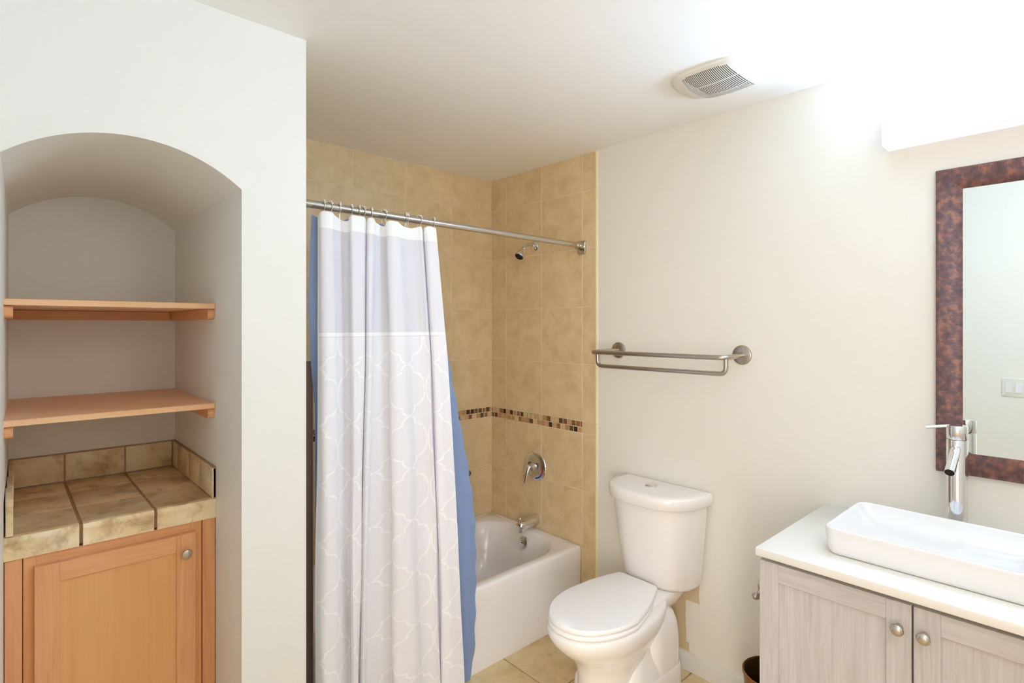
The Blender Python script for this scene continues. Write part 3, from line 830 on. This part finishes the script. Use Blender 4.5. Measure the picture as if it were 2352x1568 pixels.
# rim down to the ceiling
per = [(i, 0) for i in range(len(us))] + [(len(us)-1, j) for j in range(1, len(vs))] + [(i, len(vs)-1) for i in range(len(us)-2, -1, -1)] + [(0, j) for j in range(len(vs)-2, 0, -1)]
rim = [bm.verts.new((gv[p].co.x, gv[p].co.y, H)) for p in per]
for q in range(len(per)):
    r2 = (q+1) % len(per)
    bm.faces.new((gv[per[q]], gv[per[r2]], rim[r2], rim[q]))
bmesh.ops.delete(bm, geom=[v for v in bm.verts if not v.link_faces], context='VERTS')
link('fan_grille', bm, FANW, t, 50)
bm = B(); box(bm, FCX-.115, FCY-.092, H-.008, FCX+.115, FCY+.092, H-.002); link('fan_housing', bm, mat('fan_inside', (60, 54, 50), .8), t)

# ================================================================ NICHE: shelves, counter, cabinet
def shelf(top, label, back):
    s = thing('shelf', label, 'shelf', (-2.06, -.35, top))
    g = B(); box(g, NLF+.004, -.656, top-.0185, NR-.001, NB-.002, top, .0015, 1); link('shelf_board', g, MSH, s)
    zt, zb_ = top-.0195, top-.054
    for x0, x1 in ((NR-.001, NR-.021), (NLF+.006, NLF+.026)):
        g = B(); pf = [V(0, NB-.003, zt), V(0, -.640, zt), V(0, -.644, zt-.006), V(0, -.644, zb_+.012), V(0, -.640, zb_+.004), V(0, -.632, zb_), V(0, NB-.003, zb_)]
        loft(g, [[V(x0, p.y, p.z) for p in pf], [V(x1, p.y, p.z) for p in pf]]); link('cleat', g, MY, s)
    if back:
        g = B(); box(g, NLB+.012, NB-.002, zb_, NR-.022, NB-.021, zt, .001, 1); link('cleat', g, MH, s)
    return s
shelf(1.663, 'upper maple wood shelf in the arched niche', True)
shelf(1.324, 'lower maple wood shelf in the arched niche', False)

t = thing('niche_countertop', 'stained travertine-look tile counter with backsplash in the arched niche', 'countertop', (-2.06, -.35, 1.0))
bm = B(); box(bm, NLF+.003, -.652, .940, NR-.001, NB-.001, .997); link('counter_base', bm, GROUTB, t)
cx_ = [-2.331, -2.162, -1.974, -1.800]; cy_ = [-.062, -.242, -.455]
bm = B()
for i in range(3):
    a, b_ = cx_[i]+(.0045 if i else .0), cx_[i+1]-(.0045 if i < 2 else -.0015)
    for j in range(2): box(bm, a, cy_[j]-.001, .985, b_, cy_[j+1]+.001, 1.0, .002, 2)
    # V-cap front tile: top, rounded nose, drop edge
    pf = [(-.457, 1.0), (-.640, 1.0), (-.648, 1.0025), (-.656, 1.003), (-.664, 1.0), (-.669, .992), (-.669, .984), (-.665, .978), (-.665, .950), (-.667, .944), (-.665, .936), (-.654, .935), (-.654, .985), (-.457, .985)]
    loft(bm, [[V(a, y, z) for y, z in pf], [V(b_, y, z) for y, z in pf]])
link('counter_tiles', bm, NTILE, t, 35)
bm = B()
for i in range(3): box(bm, cx_[i]+(.012 if i == 0 else .0025), NB-.001, 1.0035, cx_[i+1]-(.012 if i == 2 else .0025), NB-.012, 1.104, .002, 2)
jy = [-.063, -.145, -.329, -.492, -.668]
for a, b_ in zip(jy, jy[1:]):
    box(bm, NR, a-.004, 1.0035, NR-.012, b_+.004, 1.104, .002, 2)
    box(bm, NLF+.0005+.019*(1-(abs(a)-.05)/.888), a-.002, 1.0035, NLF+.020+.012*(1-(abs(a)-.05)/.888), b_+.002, 1.104, .002, 2)
link('backsplash_tiles', bm, NTILE, t, 35)
bm = B(); box(bm, NLB, NB-.0005, 1.0, NR-.001, NB-.008, 1.108); box(bm, NR-.0005, NB-.002, 1.0, NR-.008, -.664, 1.108); link('backsplash_grout', bm, GROUTB, t)

t = thing('niche_cabinet', 'maple wood base cabinet under the tiled niche counter', 'cabinet', (-2.06, -.35, 0))
bm = B(); box(bm, NLF+.004, -.640, .0, NR-.001, NB-.002, .932); link('carcass', bm, MV, t)
for x0, x1 in ((-2.2905, -2.262), (-1.872, -1.8405)):
    bm = B(); box(bm, x0, -.655, .08, x1, -.640, .934, .001, 1); link('face_stile', bm, MV, t)
bm = B(); box(bm, -2.262, -.655, .89, -1.872, -.640, .934, .0005, 1); link('face_rail', bm, MH, t)
for x0, x1 in ((NLF+.008, -2.2925), (-1.8385, NR-.002)):
    bm = B(); box(bm, x0, -.658, .0, x1, -.640, .934, .001, 1); link('filler_strip', bm, MV, t)
d_ = shaker(-2.267, -1.863, .11, .906, -.677, .021, .055, t, MV, MH, MPN, axis='x', rec=.007)
bm = B(); lathe(bm, [(.008, 0), (.006, .004), (.006, .012), (.013, .017), (.0155, .021), (.0145, .025), (.008, .0275), (0, .028)], (-1.893, -.677, .846), (0, -1, 0), 28)
x_ = link('door_knob', bm, NICKEL, d_); x_['label'] = 'round satin nickel knob'

# ================================================================ SMALL THINGS
t = thing('waste_bin', 'bronze metal waste bin on the floor between vanity and toilet', 'waste bin', (-.18, -1.86, 0))
bm = B(); lathe(bm, [(.085, 0), (.088, .003), (.108, .255), (.112, .262), (.112, .270), (.108, .272)], (-.18, -1.86, 0), (0, 0, 1), 48, True)
bmesh.ops.delete(bm, geom=[f for f in bm.faces if len(f.verts) > 4 and f.calc_center_median().z > .2], context='FACES')
link('bin_body', bm, BRONZE, t, 35)
bm = B(); lathe(bm, [(.108, .272), (.104, .268), (.103, .250), (.082, .006), (.0, .005)], (-.18, -1.86, 0), (0, 0, 1), 48, False); link('bin_inside', bm, BRONZED, t, 35)

t = thing('toilet_paper_holder', 'brushed nickel paper holder on the left side of the vanity', 'paper holder', (-.46, VL, .70))
bm = B(); lathe(bm, [(.026, 0), (.026, .004), (.010, .008), (.008, .048), (.017, .052), (.018, .060), (.0, .062)], (-.46, VL-.002, .722), (0, 1, 0), 24); link('holder_post', bm, NICKEL, t)
bm = B(); tube(bm, [V(-.46, VL+.055, .71), V(-.475, VL+.058, .685)], .006, 12)
lathe(bm, [(.006, -.02), (.010, -.01), (.0115, 0), (.010, .009), (.005, .0135), (0, .014)], (-.478, VL+.062, .684), (-.8, .6, 0), 20); link('holder_arm', bm, NICKEL, t)

t = thing('light_switch', 'white double rocker light switch on the wall, seen in the mirror', 'light switch', (NX, -2.312, 1.20))
pts = rrect(0, 0, .058, .0585, .004, 0)
bm = B(); loft(bm, [[V(NX, -2.312 + p.x, 1.2 + p.y) for p in pts], [V(NX+.003, -2.312 + p.x, 1.2 + p.y) for p in pts], [V(NX+.006, -2.312 + p.x*.95, 1.2 + p.y*.95) for p in pts]])
link('switch_plate', bm, SWP, t)
for dy, tl_ in ((-.023, 1), (.023, -1)):
    g = B(); y = -2.312 + dy
    loft(g, [[V(NX+.0065, y-.0165, 1.168), V(NX+.0065, y+.0165, 1.168), V(NX+.0065, y+.0165, 1.232), V(NX+.0065, y-.0165, 1.232)],
             [V(NX+(.0105 if tl_ > 0 else .0075), y-.016, 1.169), V(NX+(.0105 if tl_ > 0 else .0075), y+.016, 1.169), V(NX+(.0075 if tl_ > 0 else .0105), y+.016, 1.231), V(NX+(.0075 if tl_ > 0 else .0105), y-.016, 1.231)]])
    link('rocker', g, SWR, t)
